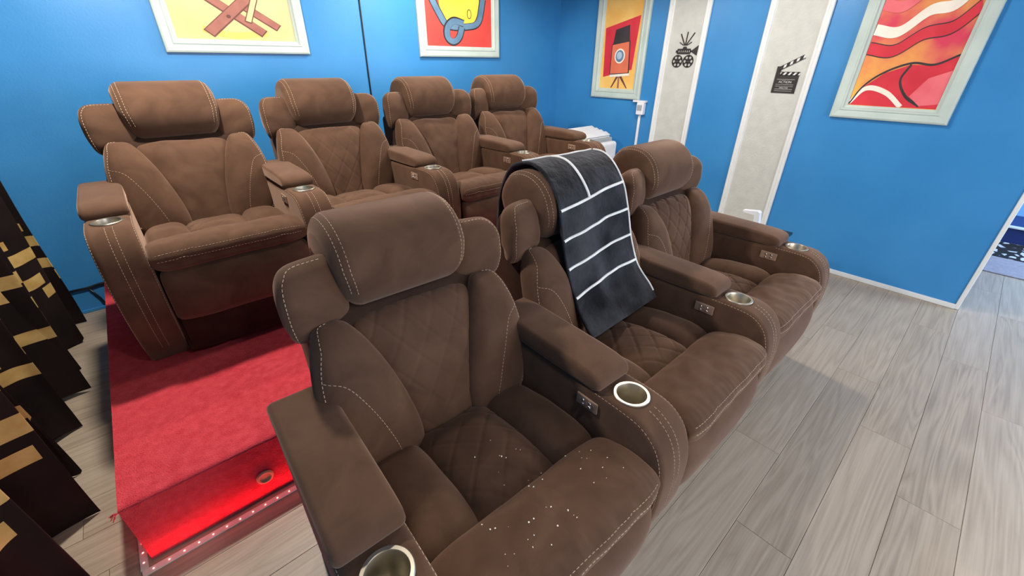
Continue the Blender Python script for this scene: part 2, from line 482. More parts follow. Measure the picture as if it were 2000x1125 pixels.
def diamonds(pitch_u, pitch_v, depth, width, vlen):
    def f(x, t, s):
        v = t * vlen
        a = (x / pitch_u + v / pitch_v); b = (x / pitch_u - v / pitch_v)
        da = abs(a - round(a)) * pitch_u * .7; db = abs(b - round(b)) * pitch_u * .7
        return -depth * (math.exp(-(da / width) ** 2) + math.exp(-(db / width) ** 2)) + depth * .3
    return f

def wrinkle(amp, fx, fv, seed):
    return lambda x, t, s: amp * mnoise.noise(Vector((x * fx + seed, t * fv, seed * 1.7)))

def addf(*fs): return lambda x, t, s: sum(f(x, t, s) for f in fs)

back_prof = Prof([(.395, .43), (.43, .52), (.468, .66), (.512, .78), (.550, .838), (.600, .860)])
def c_half(t): return .084 + .128 * max(0, t) ** 1.9
def b_out(t): return .296 + .052 * math.sin(math.pi * min(1, max(0, t)) ** .9 * .93)
PIL = {}
PIL['back_center'] = Pillow(back_prof, lambda t: -c_half(t) - .012, lambda t: c_half(t) + .012, 0.038, .05, n=6, a=3.2, b=.5,
                            relief=addf(diamonds(.092, .13, .0018, .0050, .51), wrinkle(.005, 9, 5, 3.1)), ns=90, nt=120)
def quilt_variant(key, *relief):
    q = PIL[key]; return Pillow(q.prof, q.uL, q.uR, q.hf, q.hb, n=q.n, a=q.a, b=q.b, relief=addf(*relief), ns=q.ns, nt=q.nt)
PIL['back_center_deep'] = quilt_variant('back_center', diamonds(.092, .13, .0048, .0055, .51), wrinkle(.004, 9, 5, 3.1))
PIL['back_center_plain'] = quilt_variant('back_center', wrinkle(.007, 9, 5, 4.1), wrinkle(.003, 22, 9, 2.7))
for sg, nm in ((-1, 'bl'), (1, 'br')):
    if sg < 0: l, r_ = (lambda t: -b_out(t)), (lambda t: -c_half(t) + .006)
    else: l, r_ = (lambda t: c_half(t) - .006), (lambda t: b_out(t))
    PIL[nm] = Pillow(back_prof, l, r_, .070, .075, n=4.5, a=2.8, b=.5, relief=wrinkle(.006, 8, 5, 1.3 + sg), ns=26, nt=40)
wing_prof = Prof([(.690, .862), (.645, .872), (.632, .92), (.640, .985), (.672, 1.045)])
def wing_warp(v):
    e = max(0, abs(v.x) - .20)
    return Vector((v.x, v.y - e * .22, v.z))
for sg, nm in ((-1, 'wl'), (1, 'wr')):
    f = lambda t: .352 - .015 * (2 * t - 1) ** 2 + .004 * t
    if sg < 0: l, r_ = (lambda t: -f(t)), flat(-.172)
    else: l, r_ = flat(.172), (lambda t: f(t))
    PIL[nm] = Pillow(wing_prof, l, r_, .052, .062, n=4.2, a=4.5, b=.45, relief=wrinkle(.007, 10, 5, 8.4 + sg), warp=wing_warp, ns=26, nt=28)
seat_prof = Prof([(.015, .478), (.10, .486), (.22, .478), (.34, .462), (.43, .452)])
PIL['seat_center'] = Pillow(seat_prof, flat(-.142), flat(.142), .062, .05, n=6, a=3.0, b=.5,
                            relief=addf(diamonds(.105, .105, .0020, .0050, .42), wrinkle(.004, 8, 5, 2.2)), ns=80, nt=100)
PIL['seat_center_deep'] = quilt_variant('seat_center', diamonds(.105, .105, .0036, .0055, .42), wrinkle(.004, 8, 5, 2.2))
PIL['sl'] = Pillow(seat_prof, flat(-.302), flat(-.118), .070, .05, n=4.5, a=3.0, b=.5, relief=wrinkle(.005, 9, 4, 6.1), ns=22, nt=32)
PIL['sr'] = Pillow(seat_prof, flat(.118), flat(.302), .070, .05, n=4.5, a=3.0, b=.5, relief=wrinkle(.005, 9, 4, 7.7), ns=22, nt=32)
front_prof = Prof([(-.140, .484), (-.163, .498), (-.169, .524), (-.143, .548), (-.06, .551), (.045, .520)])
def lip(x, t, s):
    d = abs(t - .16)
    pucker = .0007 * math.sin(x * 210 + 3 * math.sin(x * 23)) * math.exp(-((t - .27) / .085) ** 2) * (.5 + .5 * mnoise.noise(Vector((x * 14, 1, 1))))
    return -.008 * math.exp(-(d / .028) ** 2) + pucker
PIL['front'] = Pillow(front_prof, flat(-.300), flat(.300), .030, .05, n=10, a=6, b=.5, relief=addf(lip, wrinkle(.007, 7, 3, 4.4), wrinkle(.003, 18, 7, 9.4)), ns=150, nt=60)
foot_prof = Prof([(-.120, .235), (-.155, .262), (-.170, .35), (-.165, .42), (-.140, .485)])
PIL['foot'] = Pillow(foot_prof, flat(-.292), flat(.292), .030, .05, n=9, a=5, b=.5, relief=wrinkle(.003, 6, 4, 2.4), ns=40, nt=20)
flap_prof = Prof([(-.070, .03), (-.100, .10), (-.118, .18), (-.120, .285)])
def pleats(x, t, s): return -.008 * math.exp(-((abs(x) - .14) / .009) ** 2)
PIL['flap'] = Pillow(flap_prof, flat(-.285), flat(.285), .022, .012, n=9, a=6, b=.5, relief=pleats, ns=60, nt=18)
MESH = {k: p.mesh() for k, p in PIL.items()}

# rounded, extruded side profile (arms, pads, shells)
def slab_mesh(poly, hw, rad, steps=4, n=90):
    pts = smooth_pts([Vector((0, a, b)) for a, b in poly] + [Vector((0, *poly[0]))], n)[:-1]
    for q_ in pts: q_.z = max(q_.z, .003)
    n = len(pts)
    nrm = []
    area_ = sum(pts[i].y * pts[(i + 1) % n].z - pts[(i + 1) % n].y * pts[i].z for i in range(n))
    sgn = 1 if area_ > 0 else -1
    for i in range(n):
        t = (pts[(i + 1) % n] - pts[i - 1]).normalized()
        nrm.append(Vector((0, t.z, -t.y)) * sgn)
    loops = []
    for k in range(steps + 1):
        th = math.pi / 2 * k / steps
        loops.append((-(hw - rad + rad * math.cos(th)), rad * (1 - math.sin(th))))
    rings = loops + [(-x, i) for x, i in reversed(loops)]
    v = []; f = []
    for x, ins in rings:
        for i in range(n):
            q = pts[i] - nrm[i] * ins; v.append((x, q.y, q.z))
    for r_ in range(len(rings) - 1):
        for i in range(n): f.append((r_ * n + i, r_ * n + (i + 1) % n, (r_ + 1) * n + (i + 1) % n, (r_ + 1) * n + i))
    f.append(tuple(range(n))[::-1]); k = (len(rings) - 1) * n; f.append(tuple(range(k, k + n)))
    bm = bmesh.new(); m0 = mesh_of(v, f); bm.from_mesh(m0)
    m = bm_mesh(bm)
    for p in m.polygons: p.use_smooth = True
    return m, pts, nrm

HW = 0.075
arm_poly = [(.0, .004), (-.075, .10), (-.138, .22), (-.170, .34), (-.178, .46), (-.171, .545), (-.146, .612), (-.100, .654), (-.04, .668), (.09, .668), (.16, .658), (.40, .654), (.55, .650), (.60, .60), (.61, .30), (.60, .02), (.55, .004), (.30, .004)]
arm_mesh, arm_pts, arm_nrm = slab_mesh(arm_poly, HW, .020, n=130)
# cup hole cut into the arm
def cut(mesh, cutter):
    a = bpy.data.objects.new('cut_a', mesh); b = bpy.data.objects.new('cut_b', cutter)
    COL.objects.link(a); COL.objects.link(b)
    md = a.modifiers.new('cut', 'BOOLEAN'); md.operation = 'DIFFERENCE'; md.object = b; md.solver = 'EXACT'
    dg = bpy.context.evaluated_depsgraph_get()
    m = bpy.data.meshes.new_from_object(a.evaluated_get(dg))
    bpy.data.objects.remove(a); bpy.data.objects.remove(b)
    return m
bm = bmesh.new()
bmesh.ops.create_cone(bm, cap_ends=True, segments=40, radius1=.0455, radius2=.0455, depth=.20, matrix=Matrix.Translation((0, 0, .668)))
arm_mesh = cut(arm_mesh, bm_mesh(bm))
for p in arm_mesh.polygons: p.use_smooth = len(p.vertices) < 8
arm_mesh.set_sharp_from_angle(angle=math.radians(40))
pad_poly = [(.086, .662), (.064, .672), (.064, .694), (.084, .713), (.15, .723), (.34, .727), (.52, .728), (.552, .716), (.556, .686), (.53, .662), (.32, .658)]
pad_mesh, pad_pts, pad_nrm = slab_mesh(pad_poly, HW + .002, .017, n=90)
# cup holder: flat rim and brushed well
def cup_mesh():
    prof = [(.0525, .6685), (.0525, .6715), (.0505, .6735), (.0435, .6730), (.0420, .6700), (.0410, .5850), (.0385, .5800), (.0, .5800)]
    S = 40; v = []; f = []
    for r_, z in prof[:-1]:
        for k in range(S): v.append((r_ * math.cos(2 * math.pi * k / S), r_ * math.sin(2 * math.pi * k / S), z))
    for q in range(len(prof) - 2):
        for k in range(S): f.append((q * S + k, q * S + (k + 1) % S, (q + 1) * S + (k + 1) % S, (q + 1) * S + k))
    f.append(tuple((len(prof) - 2) * S + k for k in range(S)))
    bm = bmesh.new(); bm.from_mesh(mesh_of(v, f)); m = bm_mesh(bm)
    for p in m.polygons: p.use_smooth = True
    m.set_sharp_from_angle(angle=math.radians(35))
    return m
cup = cup_mesh()
ctrl = box_mesh(-HW - .005, -HW + .002, .055, .135, .592, .632, .003, 2)
button = bpy.data.meshes.new('button'); bm = bmesh.new()
bmesh.ops.create_cone(bm, cap_ends=True, segments=14, radius1=.0062, radius2=.0048, depth=.006, matrix=Matrix.Rotation(-math.pi / 2, 4, 'Y'))
button = bm_mesh(bm)
for p in button.polygons: p.use_smooth = len(p.vertices) < 8

# shell behind the backrest and seat box
shell_mesh, _, _ = slab_mesh([(.42, .30), (.455, .50), (.50, .70), (.57, .86), (.63, .90), (.72, .90), (.765, .86), (.74, .60), (.69, .30), (.64, .12), (.45, .12)], .305, .02, n=70)
neck_mesh, _, _ = slab_mesh([(.655, .84), (.672, .93), (.69, .985), (.72, .99), (.745, .95), (.745, .85), (.72, .82)], .285, .02, n=50)
box_poly = [(-.10, .30), (-.11, .40), (-.06, .47), (.30, .45), (.45, .43), (.60, .40), (.62, .10), (.58, .02), (-.02, .02), (-.09, .12)]
seatbox_mesh, _, _ = slab_mesh(box_poly, .298, .015, n=60)

def line_on(pil, pts, n=60):
    q = smooth_pts([Vector((a, b, 0)) for a, b in pts], n)
    return [pil.on(v.x, v.y) for v in q]

# threads
T = {}
HEAD_W, HEAD_R = .207, .050
head_poly = [(.700, .897), (.630, .884), (.574, .910), (.546, .960), (.547, 1.020), (.576, 1.084), (.634, 1.126), (.705, 1.137), (.775, 1.116), (.820, 1.055), (.824, .970), (.780, .910)]
head_mesh, head_pts, head_nrm = slab_mesh(head_poly, HEAD_W, HEAD_R, steps=8, n=110)
def h_taper(z): return 1 - .11 * min(1, max(0, (1.02 - z) / .13))
for v_ in head_mesh.vertices:
    c = v_.co; w_ = wrinkle(.004, 7, 5, 5.2)(c.x, c.z * 2, 0)
    mid = 1 - min(1, abs(c.x) / HEAD_W) ** 2.5
    dr = Vector((0, c.y - .69, c.z - 1.01)).normalized() * (w_ + .010 * mid)
    v_.co = Vector((c.x * h_taper(c.z), c.y + dr.y, c.z + dr.z))
MESH['head'] = head_mesh
def head_line(x):
    k = max(0, abs(x) - (HEAD_W - HEAD_R)) / HEAD_R
    ins = HEAD_R * (1 - math.sqrt(max(0, 1 - k * k)))
    out = []
    for p, n_ in zip(head_pts, head_nrm):
        if p.z > .945 and p.y < .80:
            q = p - n_ * ins; mid = 1 - min(1, abs(x) / HEAD_W) ** 2.5
            dr = Vector((0, q.y - .69, q.z - 1.01)).normalized() * (wrinkle(.004, 7, 5, 5.2)(x, q.z * 2, 0) + .010 * mid)
            out.append((Vector((x * h_taper(q.z), q.y + dr.y, q.z + dr.z)), n_ + Vector((math.copysign(k, x), 0, 0))))
    return out
s_ = Stitch()
for sg in (-1, 1):
    s_.run(head_line(sg * .172)); s_.run(head_line(sg * .188))
T['head'] = s_.mesh()
for sg, nm in ((-1, 'wl'), (1, 'wr')):
    s_ = Stitch()
    s_.run(line_on(PIL[nm], [(-sg * .4, .84), (sg * .55, .84), (sg * .80, .60), (sg * .83, 0), (sg * .80, -.62), (sg * .5, -.86), (-sg * .5, -.88)], 90))
    T[nm] = s_.mesh()
for sg, nm in ((-1, 'bl'), (1, 'br')):
    s_ = Stitch()
    s_.run(line_on(PIL[nm], [(sg * .10, .90), (sg * .58, .84), (sg * .80, .55), (sg * .84, 0), (sg * .84, -.80)], 90))
    s_.run(line_on(PIL[nm], [(sg * .80, .42), (sg * .30, .30), (-sg * .02, -.05), (-sg * .16, -.45), (-sg * .18, -.86)], 90))
    T[nm] = s_.mesh()
s_ = Stitch()
for tt in (-.52, -.64): s_.run(line_on(PIL['front'], [(-.93, tt), (-.3, tt), (.3, tt), (.93, tt)], 120))
T['front'] = s_.mesh()
s_ = Stitch()
def on_slab(pts, nrm, x, y_lo=None, pred=None, ins=0.0):
    return [(Vector((x, p.y - n_.y * ins, p.z - n_.z * ins)), n_ + (Vector((math.copysign(.7, x), 0, 0)) if ins else Vector())) for p, n_ in zip(pts, nrm) if pred(p)]
for x in (-.012, .012): s_.run(on_slab(arm_pts, arm_nrm, x, pred=lambda p: (p.y < -.058) and p.z > .10))
for x in (-HW + .004, HW - .004): s_.run(on_slab(arm_pts, arm_nrm, x, pred=lambda p: p.y < .09 and p.z > .10, ins=.0085), w=.0007)
T['arm'] = s_.mesh()
s_ = Stitch()
for x in (-HW + .004, HW - .004): s_.run(on_slab(pad_pts, pad_nrm, x, pred=lambda p: p.z > .68 and p.y < .50, ins=.0072), w=.0007)
T['pad'] = s_.mesh()

def part(name, mesh, mat, parent, loc=(0, 0, 0)):
    o = obj(name, mesh, mat, parent, loc); return o
def threads(key, parent):
    o = part('stitching', T[key], MAT['thread'], parent); o['kind'] = 'stuff'; return o

def make_arm(root, x, with_control):
    a = part('arm', arm_mesh, MAT['suede'], root, (x, 0, 0)); threads('arm', a)
    p = part('arm_pad', pad_mesh, MAT['suede'], root, (x, 0, 0)); threads('pad', p)
    c = part('cup_holder', cup, MAT['steel'], root, (x, 0, 0)); c['label'] = 'brushed steel cup holder'
    if with_control:
        k = part('control_panel', ctrl, MAT['control'], root, (x, 0, 0))
        for yy, zz in ((.082, .605), (.082, .620), (.108, .603), (.108, .618)):
            part('button', button, MAT['chrome'], k, (-HW - .0065, yy, zz))

def make_recliner():
    root = empty('recliner')
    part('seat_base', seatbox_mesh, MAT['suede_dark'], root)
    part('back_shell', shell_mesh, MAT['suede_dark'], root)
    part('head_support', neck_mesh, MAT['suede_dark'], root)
    part('back_center_panel', MESH['back_center'], MAT['suede'], root)
    for k in ('bl', 'br'): threads(k, part('back_bolster', MESH[k], MAT['suede'], root))
    threads('head', part('headrest_pillow', MESH['head'], MAT['suede'], root))
    for k in ('wl', 'wr'): threads(k, part('headrest_wing', MESH[k], MAT['suede'], root))
    part('seat_center', MESH['seat_center'], MAT['suede'], root)
    for k in ('sl', 'sr'): part('seat_bolster', MESH[k], MAT['suede'], root)
    threads('front', part('seat_front', MESH['front'], MAT['suede'], root))
    part('footrest_panel', MESH['foot'], MAT['suede'], root)
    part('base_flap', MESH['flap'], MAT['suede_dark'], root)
    make_arm(root, .375, True)
    return root

def copy_tree(o, parent=None):
    c = o.copy(); COL.objects.link(c); c.parent = parent
    for ch in list(o.children): copy_tree(ch, c)
    return c

proto = make_recliner()
spots = [
    # x, y, z, rz, label, group
    (X0 + .36, YC - .012, 0, -.035, 'nearest brown suede recliner in the front row, popcorn crumbs on its seat', 'front row recliners'),
    (X0 + 1.1586, YC + .005, 0, 0, 'middle brown front-row recliner with a black striped blanket over its headrest', 'front row recliners'),
    (X0 + 1.9366, YC + .034, 0, 0, 'brown front-row recliner nearest the blue wall, beside the black side table', 'front row recliners'),
    (XB + P * .5, YBC, PZ, 0, 'leftmost brown recliner on the red platform, nearest the black curtain', 'back row recliners'),
    (XB + P * 1.5, YBC - .01, PZ, 0, 'second brown recliner from the black curtain in the back row', 'back row recliners'),
    (XB + P * 2.5, YBC - .02, PZ, 0, 'third brown recliner from the black curtain in the back row', 'back row recliners'),
    (XB + P * 3.5, YBC + .02, PZ, 0, 'back-row brown recliner in the corner, beside the white air conditioner', 'back row recliners'),
]
chairs = []
copies = [proto] + [copy_tree(proto) for _ in spots[1:]]
for c, (x, y, z, rz, lab, grp) in zip(copies, spots):
    c.location = (x, y, z); c.rotation_euler = (0, 0, rz)
    tag(c, lab, 'recliner', grp); chairs.append(c)
make_arm(chairs[0], -.375, False)
make_arm(chairs[3], -.375, False)
F1, F2, F3 = chairs[:3]
def reupholster(c, kind, key):
    for ch in c.children:
        if ch.name.split('.')[0] == kind:
            if len(MESH[key].materials) == 0: MESH[key].materials.append(MAT['suede'])
            ch.data = MESH[key]
reupholster(F3, 'back_center_panel', 'back_center_deep'); reupholster(F3, 'seat_center', 'seat_center_deep'); reupholster(F2, 'seat_center', 'seat_center_deep')
for c in (chairs[3], chairs[5], chairs[6]): reupholster(c, 'back_center_panel', 'back_center_plain')

# popcorn crumbs on the nearest seat
bm = bmesh.new()
for k in range(46):
    pil = PIL['front'] if k < 34 else PIL['seat_center']
    q, n_ = pil.on(random.uniform(-.55, .75) if k < 34 else random.uniform(-.5, .8), random.uniform(-.2, .9) if k < 34 else random.uniform(-.9, 0))
    r_ = random.uniform(.0010, .0026)
    bmesh.ops.create_icosphere(bm, subdivisions=1, radius=r_, matrix=Matrix.Translation(q + n_ * r_ * .5) @ Matrix.Rotation(random.random() * 3, 4, 'X') @ Matrix.Diagonal((1, random.uniform(.6, 1.5), .7, 1)))
o = obj('popcorn_crumbs', bm_mesh(bm), MAT['crumb']); o.matrix_world = Matrix.Translation(F1.location) @ Matrix.Rotation(-.035, 4, 'Z')
tag(o, 'tiny pale popcorn crumbs scattered on the nearest recliner seat', 'crumbs', kind='stuff')

# ================================================================== blanket over the middle front headrest
bl_prof = Prof([(.905, .74), (.895, .90), (.868, 1.03), (.80, 1.135), (.70, 1.164), (.62, 1.138), (.548, 1.06), (.512, .96), (.482, .86), (.430, .75), (.372, .66), (.318, .592), (.292, .572)], 160)
class Blanket:
    def place(self, s, t, side=1):
        q, n_ = bl_prof(t); n_ = -n_
        hang = max(0, t - .52) / .48
        x = .055 + s * (.205 + .012 * hang) - .02 * hang
        w = .010 * math.sin(s * 5.5 + t * 4) * hang + .017 * mnoise.noise(Vector((s * 2.6, t * 9, 3.3))) * (.3 + hang)
        w += .03 * max(0, s - .62) * hang * math.sin(t * 22)
        q = q + n_ * w + Vector((0, 0, -.035 * (s + 1) / 2 * max(0, t - .85) / .15 * -0.6))
        return Vector((x, q.y, q.z)) + n_ * (.006 if side > 0 else -.006)
    def on(self, s, t):
        p = self.place(s, t); e = .01
        n_ = (self.place(s, t + e) - p).cross(self.place(s + e, t) - p).normalized()
        if n_.dot(-bl_prof(t)[1]) < 0: n_ = -n_
        return p, n_
    def mesh(self, ns=48, nt=120):
        v = []; f = []
        for side in (1, -1):
            for i in range(ns + 1):
                for j in range(nt + 1): v.append(self.place(2 * i / ns - 1, j / nt, side))
        K = (ns + 1) * (nt + 1); I = lambda i, j, k: k * K + i * (nt + 1) + j
        for i in range(ns):
            for j in range(nt):
                f.append((I(i, j, 0), I(i + 1, j, 0), I(i + 1, j + 1, 0), I(i, j + 1, 0)))
                f.append((I(i, j, 1), I(i, j + 1, 1), I(i + 1, j + 1, 1), I(i + 1, j, 1)))
        for j in range(nt):
            f.append((I(0, j, 0), I(0, j + 1, 0), I(0, j + 1, 1), I(0, j, 1))); f.append((I(ns, j, 0), I(ns, j, 1), I(ns, j + 1, 1), I(ns, j + 1, 0)))
        for i in range(ns):
            f.append((I(i, 0, 0), I(i, 0, 1), I(i + 1, 0, 1), I(i + 1, 0, 0))); f.append((I(i, nt, 0), I(i + 1, nt, 0), I(i + 1, nt, 1), I(i, nt, 1)))
        bm = bmesh.new(); bm.from_mesh(mesh_of(v, f)); m = bm_mesh(bm)
        for p in m.polygons: p.use_smooth = True
        return m
BL = Blanket()
bl = tag(empty('throw_blanket', F2.location), 'black plush throw blanket with white lines draped over a headrest', 'blanket')
obj('plush_cloth', BL.mesh(), MAT['plush'], bl)
def ribbon(st_pts, w):
    q = smooth_pts([Vector((a, b, 0)) for a, b in st_pts], 60); v = []; f = []
    for i, c in enumerate(q):
        p, n_ = BL.on(c.x, c.y)
        a = BL.on(q[max(i - 1, 0)].x, q[max(i - 1, 0)].y)[0]; b = BL.on(q[min(i + 1, 59)].x, q[min(i + 1, 59)].y)[0]
        sd = (b - a).normalized().cross(n_).normalized() * w
        v += [p - sd - n_ * .002, p - sd * .7 + n_ * .0045, p + sd * .7 + n_ * .0045, p + sd - n_ * .002]
    for i in range(59):
        for k in range(3): f.append((4 * i + k, 4 * i + k + 1, 4 * i + k + 5, 4 * i + k + 4))
    bm = bmesh.new(); bm.from_mesh(mesh_of(v, f)); m = bm_mesh(bm)
    for p_ in m.polygons: p_.use_smooth = True
    return m
for pts, w in (([(-.30, .0), (-.30, .3), (-.22, .45), (-.16, .585)], .006),
               ([(-.99, .600), (-.3, .588), (.4, .572), (.99, .565)], .006),
               ([(-.99, .690), (-.3, .676), (.4, .660), (.99, .655)], .006),
               ([(-.99, .778), (-.3, .762), (.4, .748), (.99, .745)], .006),
               ([(-.99, .868), (-.3, .848), (.4, .835), (.99, .835)], .006),
               ([(.985, .40), (.985, .60), (.985, .80), (.985, .97)], .003),
               ([(-.985, .375), (-.6, .385), (0, .39), (.98, .39)], .005)):
    obj('white_stripe', ribbon(pts, w), MAT['plush_white'], bl)

def under_fold():
    v = []; f = []; n = 24
    for i in range(n + 1):
        t = .70 + .27 * i / n
        for k in range(7):
            p, n_ = BL.on(.80 + .05 * k, t)
            v.append(p - n_ * (.012 + .004 * k) + Vector((.01 * math.sin(i * .5), 0, .004 * math.sin(i * .9))))
    for i in range(n):
        for k in range(6): f.append((i * 7 + k, i * 7 + k + 1, (i + 1) * 7 + k + 1, (i + 1) * 7 + k))
    m = mesh_of(v, f)
    for p in m.polygons: p.use_smooth = True
    return m
o = obj('under_fold', under_fold(), MAT['plush'], bl)
md = o.modifiers.new('thickness', 'SOLIDIFY'); md.thickness = .008

# ================================================================== curtain on the left
cur = tag(empty('patterned_curtain', (-.66, 2.4, 0)), 'black velvet floor-length curtain with gold key-pattern bands on the left', 'curtain')
GOLD = ((0, .28, .645, .70), (.22, .52, .55, .62), (.46, .78, .62, .675), (.10, .40, .42, .475), (.34, .66, .34, .405), (.60, .82, .45, .52))   # along the cloth, height
def curtain():
    ny, nz = 560, 150
    v = []; f = []; mi = []
    S = 2.46
    for i in range(ny + 1):
        u = i / ny; y = 1.20 - 2.0 * 0 + S * u - 2.4 - .12
        for j in range(nz + 1):
            w = j / nz; z = 0.012 + 2.32 * w
            ph = 2 * math.pi * (u * 8.3) + .5 * math.sin(u * 19)
            amp = .060 + .030 * (1 - w) ** 2 + .018 * math.sin(u * 31)
            x = amp * math.sin(ph) + .018 * math.sin(2.3 * ph + 1 + w * 2) + .02 * mnoise.noise(Vector((u * 14, w * 3, 1)))
            yy = y + .045 * math.cos(ph) * (1 - .3 * w) + .01 * math.sin(w * 9 + u * 40)
            zz = z + (.018 * math.sin(u * 43) + .02 * mnoise.noise(Vector((u * 23, 5, 2)))) * (1 - w) ** 3
            x += .07 * max(0, .45 - u) / .45 * (1 - w) ** 1.5
            v.append((x, yy, max(.004, zz)))
    n = nz + 1
    for i in range(ny):
        for j in range(nz):
            f.append((i * n + j, (i + 1) * n + j, (i + 1) * n + j + 1, i * n + j + 1))
            arc = (i / ny * 2.62 * 1.9) % .66; zc = .012 + 2.32 * (j + .5) / nz
            g = 0
            for a0, a1, z0_, z1_ in GOLD:
                if z0_ <= zc <= z1_ and (a0 <= arc <= a1 or a0 <= arc + .66 <= a1): g = 1
            mi.append(g)
    m = mesh_of(v, f)
    m.materials.append(MAT['velvet']); m.materials.append(MAT['gold'])
    m.polygons.foreach_set('material_index', mi)
    for p in m.polygons: p.use_smooth = True
    return m
obj('drape', curtain(), None, cur)
obj('curtain_rod', tube_mesh([(0, -1.25, 2.36), (0, 1.25, 2.36)], .016, 12), MAT['black_metal'], cur, smooth=True)

# ================================================================== framed pictures
def wall_frame(side):
    """(u, v, d) -> world: u along the wall to the right as seen, v up, d out of the wall."""
    if side == 'back': return lambda u, v, d: Vector((u, YB - d, v))
    return lambda u, v, d: Vector((XR - d, -u, v))      # right wall: u = -y

RAIL = [(0, 0.0), (0, .020), (.004, .026), (.014, .030), (.050, .024), (.056, .028), (.064, .027), (.072, .016), (.080, .014), (.086, .010), (.086, 0.0)]
def framed(name, label, side, u0_, u1_, v0_, v1_, fw, art):
    F = wall_frame(side)
    root = tag(empty(name, F((u0_ + u1_) / 2, v0_, 0)), label, 'framed picture')
    org = root.location
    k = fw / .086
    corners = [(u0_, v0_), (u1_, v0_), (u1_, v1_), (u0_, v1_)]
    inn = [(1, 1), (-1, 1), (-1, -1), (1, -1)]
    for i in range(4):
        (ua, va), (ub, vb) = corners[i], corners[(i + 1) % 4]
        (sa, ta), (sb, tb) = inn[i], inn[(i + 1) % 4]
        v = []; f = []
        n = len(RAIL)
        for (uu, vv, ss, tt) in ((ua, va, sa, ta), (ub, vb, sb, tb)):
            for w, d in RAIL: v.append(F(uu + ss * w * k, vv + tt * w * k, d + .001) - org)
        for q in range(n): f.append((q, (q + 1) % n, n + (q + 1) % n, n + q))
        f.append(tuple(range(n))); f.append(tuple(range(n, 2 * n)))
        bm = bmesh.new(); bm.from_mesh(mesh_of(v, f)); obj('frame_rail', bm_mesh(bm), MAT['frame'], root)
    iu0, iu1, iv0, iv1 = u0_ + fw - .006, u1_ - fw + .006, v0_ + fw - .006, v1_ - fw + .006
    m = mesh_of([F(a, b, d) - org for d in (.002, .007) for a, b in ((iu0, iv0), (iu1, iv0), (iu1, iv1), (iu0, iv1))],
                [(4, 5, 6, 7), (0, 3, 2, 1), (0, 1, 5, 4), (1, 2, 6, 5), (2, 3, 7, 6), (3, 0, 4, 7)])
    cv = obj('canvas', m, art['bg'], root)
    W, H = iu1 - iu0, iv1 - iv0
    for lay, (nm, poly, mat) in enumerate(art['shapes']):
        d = .0074 + lay * .0004
        pts = []
        for a, b in poly:
            a = min(max(a, .012), .988); b = min(max(b, .012), .988)
            pts.append((iu0 + a * W, iv0 + b * H))
        bm = bmesh.new()
        vs_ = [bm.verts.new(F(a, b, d) - org) for a, b in pts]
        if len(pts) == 80:                       # a band: quads between its two edges
            for q in range(39): bm.faces.new((vs_[q], vs_[q + 1], vs_[78 - q], vs_[79 - q]))
        else:
            bmesh.ops.triangulate(bm, faces=[bm.faces.new(vs_)])
        obj(nm, bm_mesh(bm), mat, cv)
    return root

def ellipse(cx, cy_, rx, ry, n=28, rot=0):
    return [(cx + rx * math.cos(2 * math.pi * k / n) * math.cos(rot) - ry * math.sin(2 * math.pi * k / n) * math.sin(rot),
             cy_ + rx * math.cos(2 * math.pi * k / n) * math.sin(rot) + ry * math.sin(2 * math.pi * k / n) * math.cos(rot)) for k in range(n)]
def bar(ax, ay, bx_, by_, w, asp=1.0):
    dx, dy = bx_ - ax, (by_ - ay) * asp; l = math.hypot(dx, dy); nx, ny = -dy / l * w, dx / l * w / asp
    return [(ax + nx, ay + ny), (ax - nx, ay - ny), (bx_ - nx, by_ - ny), (bx_ + nx, by_ + ny)]
def band(pts, w, asp=1.0, n=40):
    q = smooth_pts([Vector((a, b, 0)) for a, b in pts], n); L_ = []; R_ = []
    for i, c in enumerate(q):
        t = (q[min(i + 1, n - 1)] - q[max(i - 1, 0)]); t = Vector((t.x, t.y * asp, 0)).normalized()
        L_.append((c.x - t.y * w, c.y + t.x * w / asp)); R_.append((c.x + t.y * w, c.y - t.x * w / asp))
    return L_ + R_[::-1]

def wash(name, c1, c2, scale, axis=(1, 1, 1)): return noisy(name, c1, c2, scale, .6, stretch=axis)
pY = wash('yellow_wash', srgb(222, 190, 124), srgb(232, 208, 150), 2.2)
pR = wash('red_wash', srgb(214, 66, 58), srgb(228, 84, 72), 2.5)
pO = wash('amber_wash', srgb(238, 178, 84), srgb(248, 210, 120), 3.5)
pMix = wash('crimson_amber_wash', srgb(214, 56, 84), srgb(244, 196, 76), 2.6)
c_brown = wash('paint_brown', srgb(150, 92, 78), srgb(170, 108, 92), 12)
c_brown2 = wash('paint_dark_brown', srgb(96, 56, 48), srgb(112, 66, 56), 12)
c_yel = wash('paint_yellow', srgb(240, 208, 60), srgb(248, 222, 84), 6)
c_slate = wash('paint_slate', srgb(84, 118, 146), srgb(106, 140, 166), 9)
c_dark = wash('paint_charcoal', srgb(40, 34, 36), srgb(58, 50, 52), 9)
c_red = wash('paint_red', srgb(200, 34, 52), srgb(222, 52, 66), 5)
c_orange = wash('paint_orange', srgb(216, 106, 72), srgb(228, 122, 86), 8)
c_cream = wash('paint_cream', srgb(236, 226, 208), srgb(246, 238, 222), 8)
c_blue = wash('paint_glass', srgb(150, 176, 196), srgb(190, 208, 220), 8)
c_pink = wash('paint_rose', srgb(226, 92, 104), srgb(238, 120, 124), 6)

